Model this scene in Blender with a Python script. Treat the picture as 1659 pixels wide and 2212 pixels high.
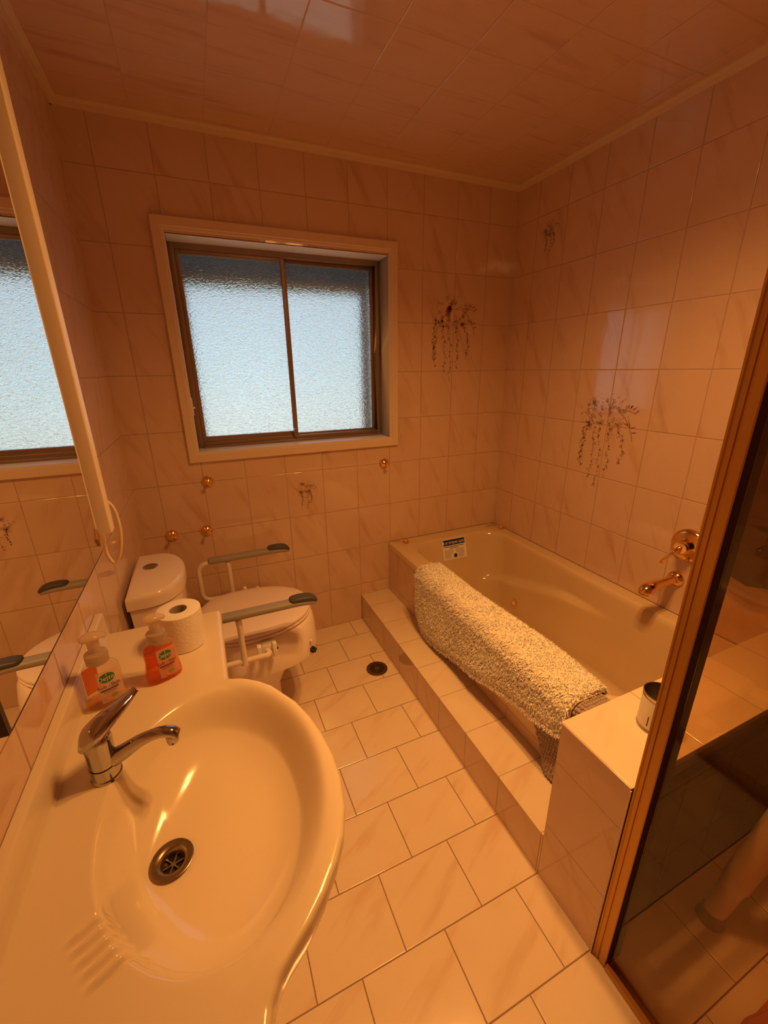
import bpy, bmesh, math, random
from mathutils import Vector, Matrix
from math import sin, cos, pi, radians, sqrt, atan2

S = bpy.context.scene
for o in list(bpy.data.objects):
    bpy.data.objects.remove(o)

# ------------------------------------------------------------------ camera
cam_d = bpy.data.cameras.new('camera'); cam = bpy.data.objects.new('camera', cam_d)
S.collection.objects.link(cam); S.camera = cam
yaw, pitch, roll = 0.407925, -0.333057, -0.0128529
fwd = Vector((sin(yaw)*cos(pitch), cos(yaw)*cos(pitch), sin(pitch)))
rt = Vector((cos(yaw), -sin(yaw), 0)); up = rt.cross(fwd)
r2 = rt*cos(roll) + up*sin(roll); u2 = -rt*sin(roll) + up*cos(roll)
Mx = Matrix((r2, u2, -fwd)).transposed().to_4x4()
Mx.translation = Vector((0.3299, -2.1531, 1.5093))
cam.matrix_world = Mx
cam_d.sensor_fit = 'VERTICAL'; cam_d.sensor_height = 24.0
cam_d.lens = 892.0/2212*24.0
cam_d.clip_start = 0.02

# ------------------------------------------------------------------ view, world, lamps
vs = S.view_settings
vs.view_transform = 'Standard'; vs.look = 'None'; vs.gamma = 1.0; vs.exposure = 0.0
vs.use_curve_mapping = False

W = bpy.data.worlds.new('daylight'); S.world = W; W.use_nodes = True
nt = W.node_tree; nt.nodes.clear()
wo = nt.nodes.new('ShaderNodeOutputWorld'); bg = nt.nodes.new('ShaderNodeBackground')
tc = nt.nodes.new('ShaderNodeTexCoord'); sx = nt.nodes.new('ShaderNodeSeparateXYZ')
mr = nt.nodes.new('ShaderNodeMapRange'); cr = nt.nodes.new('ShaderNodeValToRGB')
mr.inputs['From Min'].default_value = -0.35; mr.inputs['From Max'].default_value = 0.45
nt.links.new(tc.outputs['Generated'], sx.inputs[0]); nt.links.new(sx.outputs[2], mr.inputs[0])
nt.links.new(mr.outputs[0], cr.inputs[0])
wn = nt.nodes.new('ShaderNodeTexNoise'); wn.inputs['Scale'].default_value = 11.0; wn.inputs['Detail'].default_value = 3
nt.links.new(tc.outputs['Generated'], wn.inputs['Vector'])
wr = nt.nodes.new('ShaderNodeMapRange'); wr.inputs[1].default_value = .35; wr.inputs[2].default_value = .65; wr.inputs[3].default_value = .72; wr.inputs[4].default_value = 1.22
nt.links.new(wn.outputs[0], wr.inputs[0])
wm = nt.nodes.new('ShaderNodeVectorMath'); wm.operation = 'SCALE'
nt.links.new(cr.outputs[0], wm.inputs[0]); nt.links.new(wr.outputs[0], wm.inputs['Scale']); nt.links.new(wm.outputs[0], bg.inputs[0])
nt.links.new(bg.outputs[0], wo.inputs[0])
for i, (p, c) in enumerate([(0.0, (.60,.56,.44)), (1.0, (.40,.43,.50)), (.26, (.86,.80,.64)), (.36, (.60,.80,.86)), (.46, (.43,.73,.88)), (.58, (.46,.53,.61)), (.70, (.42,.44,.50))]):
    e = cr.color_ramp.elements[i] if i < 2 else cr.color_ramp.elements.new(p)
    e.position = p; e.color = (*c, 1)
bg.inputs[1].default_value = 1.34

LAMP = Vector((1.08, -1.44, 2.40))
LAMP_COL = (1.0, 0.445, 0.108)
LAMP_W, BEAM_W = 18.5, 18.0     # wide glow and central beam of each reflector bulb
for ix in (-1, 1):
    for iy in (-1, 1):
        for watt, ang in ((LAMP_W, 150), (BEAM_W, 74)):
            ld = bpy.data.lights.new('heat_bulb_light', 'SPOT'); lo = bpy.data.objects.new('heat_bulb_light', ld)
            ld.energy = watt; ld.color = LAMP_COL; ld.spot_size = radians(ang); ld.spot_blend = 1.0
            ld.shadow_soft_size = 0.04
            lo.location = LAMP + Vector((ix*.085, iy*.085, -.045)); S.collection.objects.link(lo)

# ------------------------------------------------------------------ material helpers
def newmat(name):
    m = bpy.data.materials.new(name); m.use_nodes = True
    return m, m.node_tree, m.node_tree.nodes['Principled BSDF']

def P(name, col, rough=.4, metal=0.0, coat=0.0, bump=0.0, bscale=200.0, var=0.0, vscale=6.0, spec=None, trans=0.0, sheen=0.0, sss=0.0):
    m, t, b = newmat(name)
    b.inputs['Base Color'].default_value = (*col, 1)
    b.inputs['Roughness'].default_value = rough; b.inputs['Metallic'].default_value = metal
    b.inputs['Coat Weight'].default_value = coat; b.inputs['Coat Roughness'].default_value = .04
    b.inputs['Transmission Weight'].default_value = trans
    if sheen: b.inputs['Sheen Weight'].default_value = sheen
    if spec is not None: b.inputs['Specular IOR Level'].default_value = spec
    if sss:
        b.inputs['Subsurface Weight'].default_value = sss; b.inputs['Subsurface Scale'].default_value = .01
    tcn = t.nodes.new('ShaderNodeTexCoord')
    n = t.nodes.new('ShaderNodeTexNoise'); n.inputs['Scale'].default_value = vscale; n.inputs['Detail'].default_value = 3
    t.links.new(tcn.outputs['Object'], n.inputs['Vector'])
    if var:
        mx = t.nodes.new('ShaderNodeMix'); mx.data_type = 'RGBA'
        mx.inputs[6].default_value = (*[c*(1-var) for c in col], 1); mx.inputs[7].default_value = (*[min(1, c*(1+var)) for c in col], 1)
        t.links.new(n.outputs[0], mx.inputs[0]); t.links.new(mx.outputs[2], b.inputs['Base Color'])
    if bump:
        n2 = t.nodes.new('ShaderNodeTexNoise'); n2.inputs['Scale'].default_value = bscale
        t.links.new(tcn.outputs['Object'], n2.inputs['Vector'])
        bp = t.nodes.new('ShaderNodeBump'); bp.inputs['Strength'].default_value = bump; bp.inputs['Distance'].default_value = .002
        t.links.new(n2.outputs[0], bp.inputs['Height']); t.links.new(bp.outputs[0], b.inputs['Normal'])
    return m

def thin_glass(name, tint, rough=.0, ior=1.5, diff=None, diffw=0.0):
    m, t, b = newmat(name); t.nodes.remove(b)
    out = t.nodes['Material Output']
    tr = t.nodes.new('ShaderNodeBsdfTransparent'); tr.inputs[0].default_value = (*tint, 1)
    gl = t.nodes.new('ShaderNodeBsdfGlossy'); gl.inputs[1].default_value = rough
    # Schlick reflectance, the same from both sides of the sheet
    lw = t.nodes.new('ShaderNodeLayerWeight'); pw = t.nodes.new('ShaderNodeMath'); pw.operation = 'POWER'; pw.inputs[1].default_value = 5.0
    fr = t.nodes.new('ShaderNodeMath'); fr.operation = 'MULTIPLY_ADD'; f0 = ((ior-1)/(ior+1))**2
    fr.inputs[1].default_value = (1-f0)*.8; fr.inputs[2].default_value = f0
    t.links.new(lw.outputs['Facing'], pw.inputs[0]); t.links.new(pw.outputs[0], fr.inputs[0])
    mx = t.nodes.new('ShaderNodeMixShader')
    t.links.new(fr.outputs[0], mx.inputs[0])
    src = tr.outputs[0]
    if diffw:
        d = t.nodes.new('ShaderNodeBsdfTranslucent'); d.inputs[0].default_value = (*diff, 1)
        d2 = t.nodes.new('ShaderNodeBsdfDiffuse'); d2.inputs[0].default_value = (*diff, 1)
        a = t.nodes.new('ShaderNodeMixShader'); a.inputs[0].default_value = .5
        t.links.new(d.outputs[0], a.inputs[1]); t.links.new(d2.outputs[0], a.inputs[2])
        c = t.nodes.new('ShaderNodeMixShader'); c.inputs[0].default_value = diffw
        t.links.new(tr.outputs[0], c.inputs[1]); t.links.new(a.outputs[0], c.inputs[2]); src = c.outputs[0]
    t.links.new(src, mx.inputs[1]); t.links.new(gl.outputs[0], mx.inputs[2])
    t.links.new(mx.outputs[0], out.inputs[0])
    return m

def tile_mat(name, au, av, u0, v0, w, h, base, streak, grout, ang, brick=0.0, rough=.07, smix=.62, gw=.0012, tilt=.0016, sa=15., sb=2.4):
    m, t, b = newmat(name); L = t.links
    def node(k): return t.nodes.new(k)
    def M(op, a, b_=None, c=None):
        n = node('ShaderNodeMath'); n.operation = op
        for i, v in enumerate((a, b_, c)):
            if v is None: continue
            if isinstance(v, (int, float)): n.inputs[i].default_value = v
            else: L.new(v, n.inputs[i])
        return n.outputs[0]
    g = node('ShaderNodeNewGeometry'); s = node('ShaderNodeSeparateXYZ'); L.new(g.outputs['Position'], s.inputs[0])
    u = M('SUBTRACT', s.outputs[au], u0); v = M('SUBTRACT', s.outputs[av], v0)
    rv = M('DIVIDE', v, h); row = M('FLOOR', rv)
    if brick:
        par = M('FLOORED_MODULO', row, 2.0); u = M('ADD', u, M('MULTIPLY', par, brick))
    ru = M('DIVIDE', u, w); col = M('FLOOR', ru)
    fu = M('SUBTRACT', ru, col); fv = M('SUBTRACT', rv, row)
    du = M('MULTIPLY', M('MINIMUM', fu, M('SUBTRACT', 1.0, fu)), w)
    dv = M('MULTIPLY', M('MINIMUM', fv, M('SUBTRACT', 1.0, fv)), h)
    d = M('MINIMUM', du, dv)
    mask = node('ShaderNodeMapRange'); mask.interpolation_type = 'SMOOTHSTEP'
    L.new(d, mask.inputs[0]); mask.inputs[1].default_value = gw*.55; mask.inputs[2].default_value = gw*1.35
    cv = node('ShaderNodeCombineXYZ'); L.new(col, cv.inputs[0]); L.new(row, cv.inputs[1])
    wn = node('ShaderNodeTexWhiteNoise'); wn.noise_dimensions = '2D'; L.new(cv.outputs[0], wn.inputs['Vector'])
    ws = node('ShaderNodeSeparateColor'); L.new(wn.outputs['Color'], ws.inputs[0])
    ca, sa_ = cos(ang), sin(ang)
    al = M('ADD', M('MULTIPLY', u, ca), M('MULTIPLY', v, sa_))
    ac = M('SUBTRACT', M('MULTIPLY', v, ca), M('MULTIPLY', u, sa_))
    c2 = node('ShaderNodeCombineXYZ')
    L.new(M('ADD', M('MULTIPLY', ac, sa), M('MULTIPLY', ws.outputs[0], 40.)), c2.inputs[0])
    L.new(M('ADD', M('MULTIPLY', al, sb), M('MULTIPLY', ws.outputs[1], 40.)), c2.inputs[1])
    n = node('ShaderNodeTexNoise'); n.inputs['Scale'].default_value = 1.0; n.inputs['Detail'].default_value = 4; n.inputs['Roughness'].default_value = .55
    L.new(c2.outputs[0], n.inputs['Vector'])
    r = node('ShaderNodeMapRange'); r.interpolation_type = 'SMOOTHSTEP'; L.new(n.outputs[0], r.inputs[0]); r.inputs[1].default_value = .52; r.inputs[2].default_value = .74
    mx = node('ShaderNodeMix'); mx.data_type = 'RGBA'; mx.inputs[6].default_value = (*base, 1); mx.inputs[7].default_value = (*streak, 1)
    L.new(M('MULTIPLY', r.outputs[0], smix), mx.inputs[0])
    n3 = node('ShaderNodeTexNoise'); n3.inputs['Scale'].default_value = 9.0; L.new(g.outputs['Position'], n3.inputs['Vector'])
    mv = node('ShaderNodeMix'); mv.data_type = 'RGBA'; mv.blend_type = 'MULTIPLY'; mv.inputs[7].default_value = (.93, .88, .85, 1)
    L.new(n3.outputs[0], mv.inputs[0]); L.new(mx.outputs[2], mv.inputs[6])
    m2 = node('ShaderNodeMix'); m2.data_type = 'RGBA'; m2.inputs[6].default_value = (*grout, 1)
    L.new(mask.outputs[0], m2.inputs[0]); L.new(mv.outputs[2], m2.inputs[7]); L.new(m2.outputs[2], b.inputs['Base Color'])
    rg = node('ShaderNodeMapRange'); L.new(mask.outputs[0], rg.inputs[0]); rg.inputs[3].default_value = .6; rg.inputs[4].default_value = rough
    L.new(rg.outputs[0], b.inputs['Roughness'])
    edge = node('ShaderNodeMapRange'); edge.interpolation_type = 'SMOOTHSTEP'; L.new(d, edge.inputs[0]); edge.inputs[1].default_value = 0; edge.inputs[2].default_value = .0035
    hgt = M('MULTIPLY', edge.outputs[0], .0012)
    tl = M('ADD', M('MULTIPLY', M('SUBTRACT', fu, .5), M('MULTIPLY', M('SUBTRACT', ws.outputs[0], .5), tilt)),
                 M('MULTIPLY', M('SUBTRACT', fv, .5), M('MULTIPLY', M('SUBTRACT', ws.outputs[2], .5), tilt)))
    n4 = node('ShaderNodeTexNoise'); n4.inputs['Scale'].default_value = 10.; L.new(g.outputs['Position'], n4.inputs['Vector'])
    b.inputs['Specular IOR Level'].default_value = .85
    hh = M('ADD', M('ADD', hgt, tl), M('MULTIPLY', n4.outputs[0], .0007))
    bp = node('ShaderNodeBump'); bp.inputs['Strength'].default_value = 1.0; bp.inputs['Distance'].default_value = 1.0
    L.new(hh, bp.inputs['Height']); L.new(bp.outputs[0], b.inputs['Normal'])
    return m

TB = (.77, .57, .44); TS = (.60, .35, .22); TG = (.50, .31, .21)
ZR = .2490   # tile row height on the walls
m_wback = tile_mat('wall_tile_back', 0, 2, .0994, 0, .2, ZR, TB, TS, TG, radians(-65))
m_wright = tile_mat('wall_tile_right', 1, 2, -.5622, 0, .2, ZR, TB, TS, TG, radians(65))
m_wleft = tile_mat('wall_tile_left', 1, 2, -.27, 0, .2, ZR, TB, TS, TG, radians(65))
m_ceil = tile_mat('ceiling_tile', 0, 1, 0, -.5480, .25, .2, (.78,.56,.43), (.58,.35,.25), (.69,.47,.35), radians(4), smix=.6, gw=.0008, sa=20., sb=2.0)
m_floor = tile_mat('floor_tile', 0, 1, 1.0105, -.1520, .25, .2, (.88,.74,.58), (.70,.46,.28), (.30,.16,.09), radians(27), brick=.1200, rough=.16, gw=.0016, smix=.50)
m_stepf = tile_mat('step_face_tile', 1, 2, -.1450, -.026, .2, .2, TB, TS, TG, radians(60))
m_stept = tile_mat('step_top_tile', 0, 1, 1.0, -.1450, .40, .2, (.84,.70,.54), (.70,.46,.28), TG, radians(27), smix=.45)
m_apron = tile_mat('apron_tile', 1, 2, -.145, .225, .2, .249, TB, TS, TG, radians(60))
m_nib = tile_mat('nib_tile', 1, 2, -1.55, -.0230, .25, .2490, TB, TS, TG, radians(60))
m_nibt = tile_mat('nib_top_tile', 0, 1, 1.1000, -1.765, .265, .25, (.86,.73,.56), (.74,.50,.3), TG, radians(27), smix=.3, rough=.1)
m_nib_shaded = tile_mat('nib_tile_shaded', 0, 2, 1.1350, -.0230, .2, .249, (.055,.024,.012), (.035,.014,.007), (.02,.01,.006), radians(60), rough=.25)  # darkened tile: the shower side's lack of light is put into its colour

m_nib_shaded.node_tree.nodes['Principled BSDF'].inputs['Specular IOR Level'].default_value = .15
m_vanity = P('vanity_resin', (.79, .66, .49), .16, coat=.3, var=.02)
m_tub = P('tub_acrylic', (.71, .54, .33), .15, coat=.4, var=.02)
m_ceramic = P('toilet_ceramic', (.92, .80, .72), .1, coat=.4)
m_plast = P('seat_plastic', (.92, .79, .72), .28, coat=.1)
m_plast2 = P('seat_lid_plastic', (.90, .76, .70), .38)
m_tube = P('painted_tube', (.84, .72, .62), .35)
m_grey = P('grey_arm_pad', (.33, .30, .26), .5, bump=.2, bscale=400)
m_dark = P('dark_grip', (.075, .065, .06), .5)
m_black = P('black_plastic', (.012, .012, .013), .35)
m_chrome = P('chrome', (.50, .48, .47), .06, metal=1.0)
m_brass = P('polished_brass', (.90, .60, .25), .1, metal=1.0)
m_gold = P('gold_anodised', (.52, .29, .08), .36, metal=1.0, var=.08, vscale=3)
m_golddk = P('bronze_channel', (.030, .012, .006), .6, spec=.2)
m_steel = P('dull_steel', (.48, .42, .34), .3, metal=1.0, var=.15, vscale=40)
m_alu = P('window_aluminium', (.36, .27, .20), .36, metal=.75, var=.1, vscale=8)
m_wood = P('painted_wood', (.80, .64, .48), .45, var=.02)
m_duct = P('cream_duct', (.86, .74, .58), .4)
m_cable = P('cream_cable', (.86, .70, .46), .3)
m_paper = P('toilet_paper', (.93, .88, .80), .95, bump=.6, bscale=180)
m_card = P('cardboard', (.42, .36, .32), .9)
m_white = P('white_vinyl', (.9, .86, .8), .4)
m_navy = P('navy_print', (.01, .04, .16), .4)
m_ink = P('grey_ink', (.36, .30, .27), .6)
m_green = P('green_print', (.06, .20, .03), .4)
m_purple = P('purple_print', (.10, .05, .13), .4)
m_olive = P('olive_print', (.30, .34, .03), .4)
m_peach = P('peach_print', (.80, .30, .06), .4)
m_darkink = P('dark_ink', (.03, .025, .03), .5)
m_flower = P('flower_glaze', (.48, .29, .18), .2)
m_flower2 = P('flower_glaze_dark', (.38, .18, .11), .2)
m_bird = P('bird_glaze', (.36, .07, .035), .2)
m_towel = P('dark_towel', (.030, .012, .006), 1.0, bump=1.0, bscale=260, spec=.05)
m_redmat = P('red_towelling', (.52, .10, .03), .95, bump=1.0, bscale=300)
m_fur = P('cream_pile', (.97, .92, .84), .9, sheen=.3, var=.04, vscale=30)
m_hem = P('cream_hem', (.84, .74, .55), .85)
m_chen = P('grey_chenille', (.44, .34, .30), .9, sheen=.3, var=.12, vscale=40)
m_eave = P('dark_shutter', (.060, .024, .010), .8, spec=.1)
m_beige = P('beige_screen_frame', (.50, .43, .36), .6)
m_plug = P('tan_clip', (.30, .14, .07), .4)
m_mirror = P('mirror_silver', (.92, .92, .90), .0, metal=1.0)
m_edge = P('mirror_edge', (.03, .02, .015), .4)
m_pump = thin_glass('pump_plastic', (.9, .8, .66), .25, 1.45, (.93, .82, .68), .72)
m_neck = thin_glass('neck_plastic', (.85, .78, .66), .15, 1.45, (.72, .64, .52), .65)
m_bottle = thin_glass('bottle_plastic', (.99, .93, .86), .03, 1.45, (.95, .82, .68), .08)
m_liquid = thin_glass('orange_liquid', (1.0, .52, .12), .05, 1.2, (1.0, .36, .03), .30)
m_liquidp = thin_glass('peach_liquid', (1.0, .86, .66), .05, 1.2, (.95, .6, .3), .08)
m_backlab = thin_glass('orange_back_label', (1, .36, .10), .2, 1.2, (.90, .20, .03), .6)
m_label = thin_glass('peach_label', (1, .90, .80), .2, 1.3, (.96, .78, .64), .6)
m_glass = thin_glass('screen_glass', (.93, .88, .80), .0, 1.5)
m_glassd = thin_glass('door_glass', (.92, .82, .68), .0, 1.5)
m_canl = P('can_label', (.85, .78, .66), .4)

def pane_mat():
    m, t, b = newmat('textured_glass')
    b.inputs['Transmission Weight'].default_value = 1.0; b.inputs['Roughness'].default_value = .06
    b.inputs['Base Color'].default_value = (.93, .96, .97, 1); b.inputs['IOR'].default_value = 1.3
    tcn = t.nodes.new('ShaderNodeTexCoord')
    v = t.nodes.new('ShaderNodeTexNoise'); v.inputs['Scale'].default_value = 80; v.inputs['Detail'].default_value = 2.5; v.inputs['Distortion'].default_value = 1.2
    mp = t.nodes.new('ShaderNodeMapping'); mp.inputs['Scale'].default_value = (.8, 1, 1.5)
    t.links.new(tcn.outputs['Object'], mp.inputs[0]); t.links.new(mp.outputs[0], v.inputs['Vector'])
    bp = t.nodes.new('ShaderNodeBump'); bp.inputs['Strength'].default_value = 1.0; bp.inputs['Distance'].default_value = .0065
    t.links.new(v.outputs[0], bp.inputs['Height']); t.links.new(bp.outputs[0], b.inputs['Normal'])
    tl = t.nodes.new('ShaderNodeBsdfTranslucent'); tl.inputs[0].default_value = (.95, .97, 1, 1)
    ms = t.nodes.new('ShaderNodeMixShader'); ms.inputs[0].default_value = .07
    t.links.new(b.outputs[0], ms.inputs[1]); t.links.new(tl.outputs[0], ms.inputs[2]); t.links.new(ms.outputs[0], t.nodes['Material Output'].inputs[0])
    return m
m_pane = pane_mat()

# ------------------------------------------------------------------ mesh helpers
C = S.collection
def link(o, parent=None):
    C.objects.link(o)
    if parent: o.parent = parent
    return o
def tag(o, label=None, cat=None, group=None, kind=None):
    if label: o['label'] = label
    if cat: o['category'] = cat
    if group: o['group'] = group
    if kind: o['kind'] = kind
    return o
def thing(name, label, cat, loc=(0, 0, 0), rz=0.0, group=None):
    o = bpy.data.objects.new(name, None); o.empty_display_size = .05
    o.location = loc; o.rotation_euler = (0, 0, rz); C.objects.link(o)
    return tag(o, label, cat, group)

class G:
    """collects geometry for one mesh object"""
    def __init__(s): s.v = []; s.f = []; s.sm = []
    def add(s, vs, fs, smooth=True):
        n = len(s.v); s.v += [tuple(v) for v in vs]; s.f += [tuple(i+n for i in f) for f in fs]; s.sm += [smooth]*len(fs); return s
    def box(s, x0, x1, y0, y1, z0, z1, r=0.0, M=None):
        bm = bmesh.new(); bmesh.ops.create_cube(bm, size=1)
        for v in bm.verts:
            v.co = Vector(((x0+x1)/2+v.co.x*(x1-x0), (y0+y1)/2+v.co.y*(y1-y0), (z0+z1)/2+v.co.z*(z1-z0)))
        if r: bmesh.ops.bevel(bm, geom=list(bm.edges), offset=r, segments=3, profile=.5, affect='EDGES')
        s.bm(bm, M, smooth=bool(r)); return s
    def bm(s, bm, M=None, smooth=True):
        bm.verts.index_update(); vs = [(M @ v.co) if M else v.co.copy() for v in bm.verts]
        s.add(vs, [[v.index for v in f.verts] for f in bm.faces], smooth); bm.free()
    def lathe(s, prof, c=(0, 0, 0), n=32, M=None, cap=True):
        vs = []; fs = []; k = len(prof)
        for r, z in prof:
            for j in range(n):
                a = 2*pi*j/n; p = Vector((r*cos(a), r*sin(a), z)); p = (M @ p) if M else p
                vs.append(p+Vector(c))
        for i in range(k-1):
            for j in range(n):
                j2 = (j+1) % n; fs.append((i*n+j, i*n+j2, (i+1)*n+j2, (i+1)*n+j))
        if cap:
            fs.append(tuple(range(n-1, -1, -1))); fs.append(tuple((k-1)*n+j for j in range(n)))
        s.add(vs, fs); return s
    def tube(s, pts, r, n=12, cap=True, sx=1.0, sy=1.0, upv=(0, 0, 1)):
        pts = [Vector(p) for p in pts]; k = len(pts)
        rr = r if isinstance(r, (list, tuple)) else [r]*k
        vs = []; fs = []
        for i, p in enumerate(pts):
            t = (pts[min(i+1, k-1)]-pts[max(i-1, 0)]).normalized()
            if i == 0:
                a = t.cross(Vector(upv))
                if a.length < 1e-3: a = t.cross(Vector((1, 0, 0)))
            else: a = pa-t*pa.dot(t)
            a.normalize(); pa = a; b = a.cross(t).normalized()
            q = rr[i]; qa, qb = (q if isinstance(q, (tuple, list)) else (q*sx, q*sy))
            for j in range(n):
                g = 2*pi*j/n; vs.append(p+a*cos(g)*qa+b*sin(g)*qb)
        for i in range(k-1):
            for j in range(n):
                j2 = (j+1) % n; fs.append((i*n+j, i*n+j2, (i+1)*n+j2, (i+1)*n+j))
        if cap: fs.append(tuple(range(n-1, -1, -1))); fs.append(tuple((k-1)*n+j for j in range(n)))
        s.add(vs, fs); return s
    def rings(s, rings, cap0=True, cap1=True):
        n = len(rings[0]); vs = [p for r in rings for p in r]; fs = []
        for i in range(len(rings)-1):
            for j in range(n):
                j2 = (j+1) % n; fs.append((i*n+j, i*n+j2, (i+1)*n+j2, (i+1)*n+j))
        if cap0: fs.append(tuple(range(n-1, -1, -1)))
        if cap1: fs.append(tuple((len(rings)-1)*n+j for j in range(n)))
        s.add(vs, fs); return s
    def grid(s, rows, smooth=True):
        k = len(rows[0]); vs = [p for r in rows for p in r]; fs = []
        for i in range(len(rows)-1):
            for j in range(k-1): fs.append((i*k+j, i*k+j+1, (i+1)*k+j+1, (i+1)*k+j))
        s.add(vs, fs, smooth); return s
    def prism(s, poly, y0, y1, axis='y'):
        """poly of (a,b) extruded"""
        n = len(poly)
        def mk(a, b, t): return {'y': (a, t, b), 'x': (t, a, b), 'z': (a, b, t)}[axis]
        vs = [mk(a, b, y0) for a, b in poly]+[mk(a, b, y1) for a, b in poly]
        fs = [(i, (i+1) % n, (i+1) % n+n, i+n) for i in range(n)]+[tuple(range(n-1, -1, -1)), tuple(range(n, 2*n))]
        s.add(vs, fs, False); return s
    def sphere(s, c, r, n=12, m=8, sc=(1, 1, 1)):
        pr = []
        for i in range(m+1):
            a = pi*i/m; pr.append((max(r*sin(a), 1e-5), -r*cos(a)))
        s.lathe(pr, c, n, Matrix.Diagonal((*sc, 1)), cap=False); return s
    def out(s, name, mat, parent=None, flip=False):
        me = bpy.data.meshes.new(name); me.from_pydata(s.v, [], s.f)
        me.polygons.foreach_set('use_smooth', s.sm); me.materials.append(mat)
        bm = bmesh.new(); bm.from_mesh(me); bmesh.ops.remove_doubles(bm, verts=bm.verts, dist=1e-6)
        bmesh.ops.recalc_face_normals(bm, faces=bm.faces); bm.to_mesh(me); bm.free(); me.update()
        try: me.set_sharp_from_angle(angle=radians(42))
        except Exception: pass
        return link(bpy.data.objects.new(name, me), parent)

def sstep(a, b, x):
    t = max(0, min(1, (x-a)/(b-a))); return t*t*(3-2*t)
def lerp(pts, x):
    if x <= pts[0][0]: return pts[0][1]
    for (a, va), (b, vb) in zip(pts, pts[1:]):
        if x <= b: return va+(vb-va)*(x-a)/(b-a)
    return pts[-1][1]
def bez(p, k=10):
    """Catmull-Rom through points"""
    p = [Vector(q) for q in p]; o = []
    for i in range(len(p)-1):
        a = p[max(i-1, 0)]; b = p[i]; c = p[i+1]; d = p[min(i+2, len(p)-1)]
        for j in range(k):
            t = j/k; o.append(.5*((2*b)+(c-a)*t+(2*a-5*b+4*c-d)*t*t+(-a+3*b-3*c+d)*t**3))
    o.append(p[-1]); return o

def text_mesh(body, size, shear=0.0):
    cu = bpy.data.curves.new('lettering', 'FONT'); cu.body = body; cu.size = size; cu.align_x = 'CENTER'; cu.align_y = 'CENTER'
    cu.shear = shear; cu.resolution_u = 3
    o = bpy.data.objects.new('lettering', cu); C.objects.link(o)
    bpy.context.view_layer.update()
    dg = bpy.context.evaluated_depsgraph_get(); me = bpy.data.meshes.new_from_object(o.evaluated_get(dg))
    vs = [tuple(v.co) for v in me.vertices]; fs = [tuple(p.vertices) for p in me.polygons]
    bpy.data.objects.remove(o); bpy.data.curves.remove(cu); bpy.data.meshes.remove(me)
    return vs, fs

# ------------------------------------------------------------------ room shell
XR, ZC, YN = 2.083, 2.43, -3.05
WX0, WX1, WZ0, WZ1 = .300, 1.303, 1.142, 2.045     # window opening
g = G().box(-.12, XR+.12, YN-.12, .25, -.12, 0); tag(g.out('floor', m_floor), kind='structure')
g = G().box(-.12, XR+.12, YN-.12, .25, ZC, ZC+.1); tag(g.out('ceiling', m_ceil), kind='structure')
g = G()
g.box(-.12, WX0, 0, .25, 0, ZC); g.box(WX1, XR+.12, 0, .25, 0, ZC); g.box(WX0, WX1, 0, .25, 0, WZ0); g.box(WX0, WX1, 0, .25, WZ1, ZC)
wall_back = tag(g.out('wall_back', m_wback), kind='structure')
wall_right = tag(G().box(XR, XR+.12, YN, 0, 0, ZC).out('wall_right', m_wright), kind='structure')
wall_left = tag(G().box(-.12, 0, YN, 0, 0, ZC).out('wall_left', m_wleft), kind='structure')
tag(G().box(-.12, XR+.12, YN-.12, YN, 0, ZC).out('wall_front', m_wback), kind='structure')

# cornice: small cove along the ceiling
def cove(n=6, w=.026):
    return [(0, 0)]+[(w*(1-sin(pi/2*i/n))*1.0, -w*(1-cos(pi/2*i/n))*1.0 - 0.0) for i in range(n+1)][:0]+[(w, 0), (w, -.006), (w*.75, -.008), (w*.38, -w*.45), (.008, -w*.78), (.006, -w), (0, -w)]
pr = cove()
g = G(); g.prism([(-a, ZC+b) for a, b in pr], 0, XR, 'x'); tag(g.out('trim_1', m_wood), kind='structure')
g = G(); g.prism([(XR-a, ZC+b) for a, b in pr], YN, 0, 'y'); tag(g.out('trim_2', m_wood), kind='structure')
g = G(); g.prism([(a, ZC+b) for a, b in pr], YN, 0, 'y'); tag(g.out('trim_3', m_wood), kind='structure')

# ------------------------------------------------------------------ window
win = bpy.data.objects.new('window_1', None); C.objects.link(win); win.location = (0, 0, 0); tag(win, kind='structure')
def frame(g, x0, x1, z0, z1, w, y0, y1, wb=None):
    wb = wb or w
    g.box(x0, x0+w, y0, y1, z0, z1, .0015); g.box(x1-w, x1, y0, y1, z0, z1, .0015)
    g.box(x0+w, x1-w, y0, y1, z1-w, z1, .0015); g.box(x0+w, x1-w, y0, y1, z0, z0+wb, .0015)
g = G()
AX0, AX1, AZ0, AZ1 = .2535, 1.3475, 1.0970, 2.1030
def arch_bar(g, a, b, inner_dir):
    pass
# architrave: mitred moulded boards (profile: thick outer edge, stepped inner bead)
def mitred(g, x0, x1, z0, z1, prof):
    loops = []
    for off, dep in prof:
        loops.append([(x0+off, -dep, z0+off), (x1-off, -dep, z0+off), (x1-off, -dep, z1-off), (x0+off, -dep, z1-off)])
    vs = [p for l in loops for p in l]; fs = []
    for i in range(len(loops)-1):
        for j in range(4):
            j2 = (j+1) % 4; fs.append((i*4+j, i*4+j2, (i+1)*4+j2, (i+1)*4+j))
    g.add(vs, fs, False)
mitred(g, AX0, AX1, AZ0, AZ1, [(0, 0), (0, .016), (.002, .018), (.034, .018), (.037, .013), (.041, .012), (.044, .008), (.0465, .006), (.0475, 0)])
g.out('architrave', m_wood, win)
g = G()
frame(g, WX0-.004, WX1+.004, WZ0-.004, WZ1+.004, .006, 0, .20)
g.out('reveal', P('reveal_paint', (.90, .86, .84), .3), win)
g = G(); frame(g, WX0+.002, WX1-.002, WZ0+.002, WZ1-.002, .024, .115, .19, .030)
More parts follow.
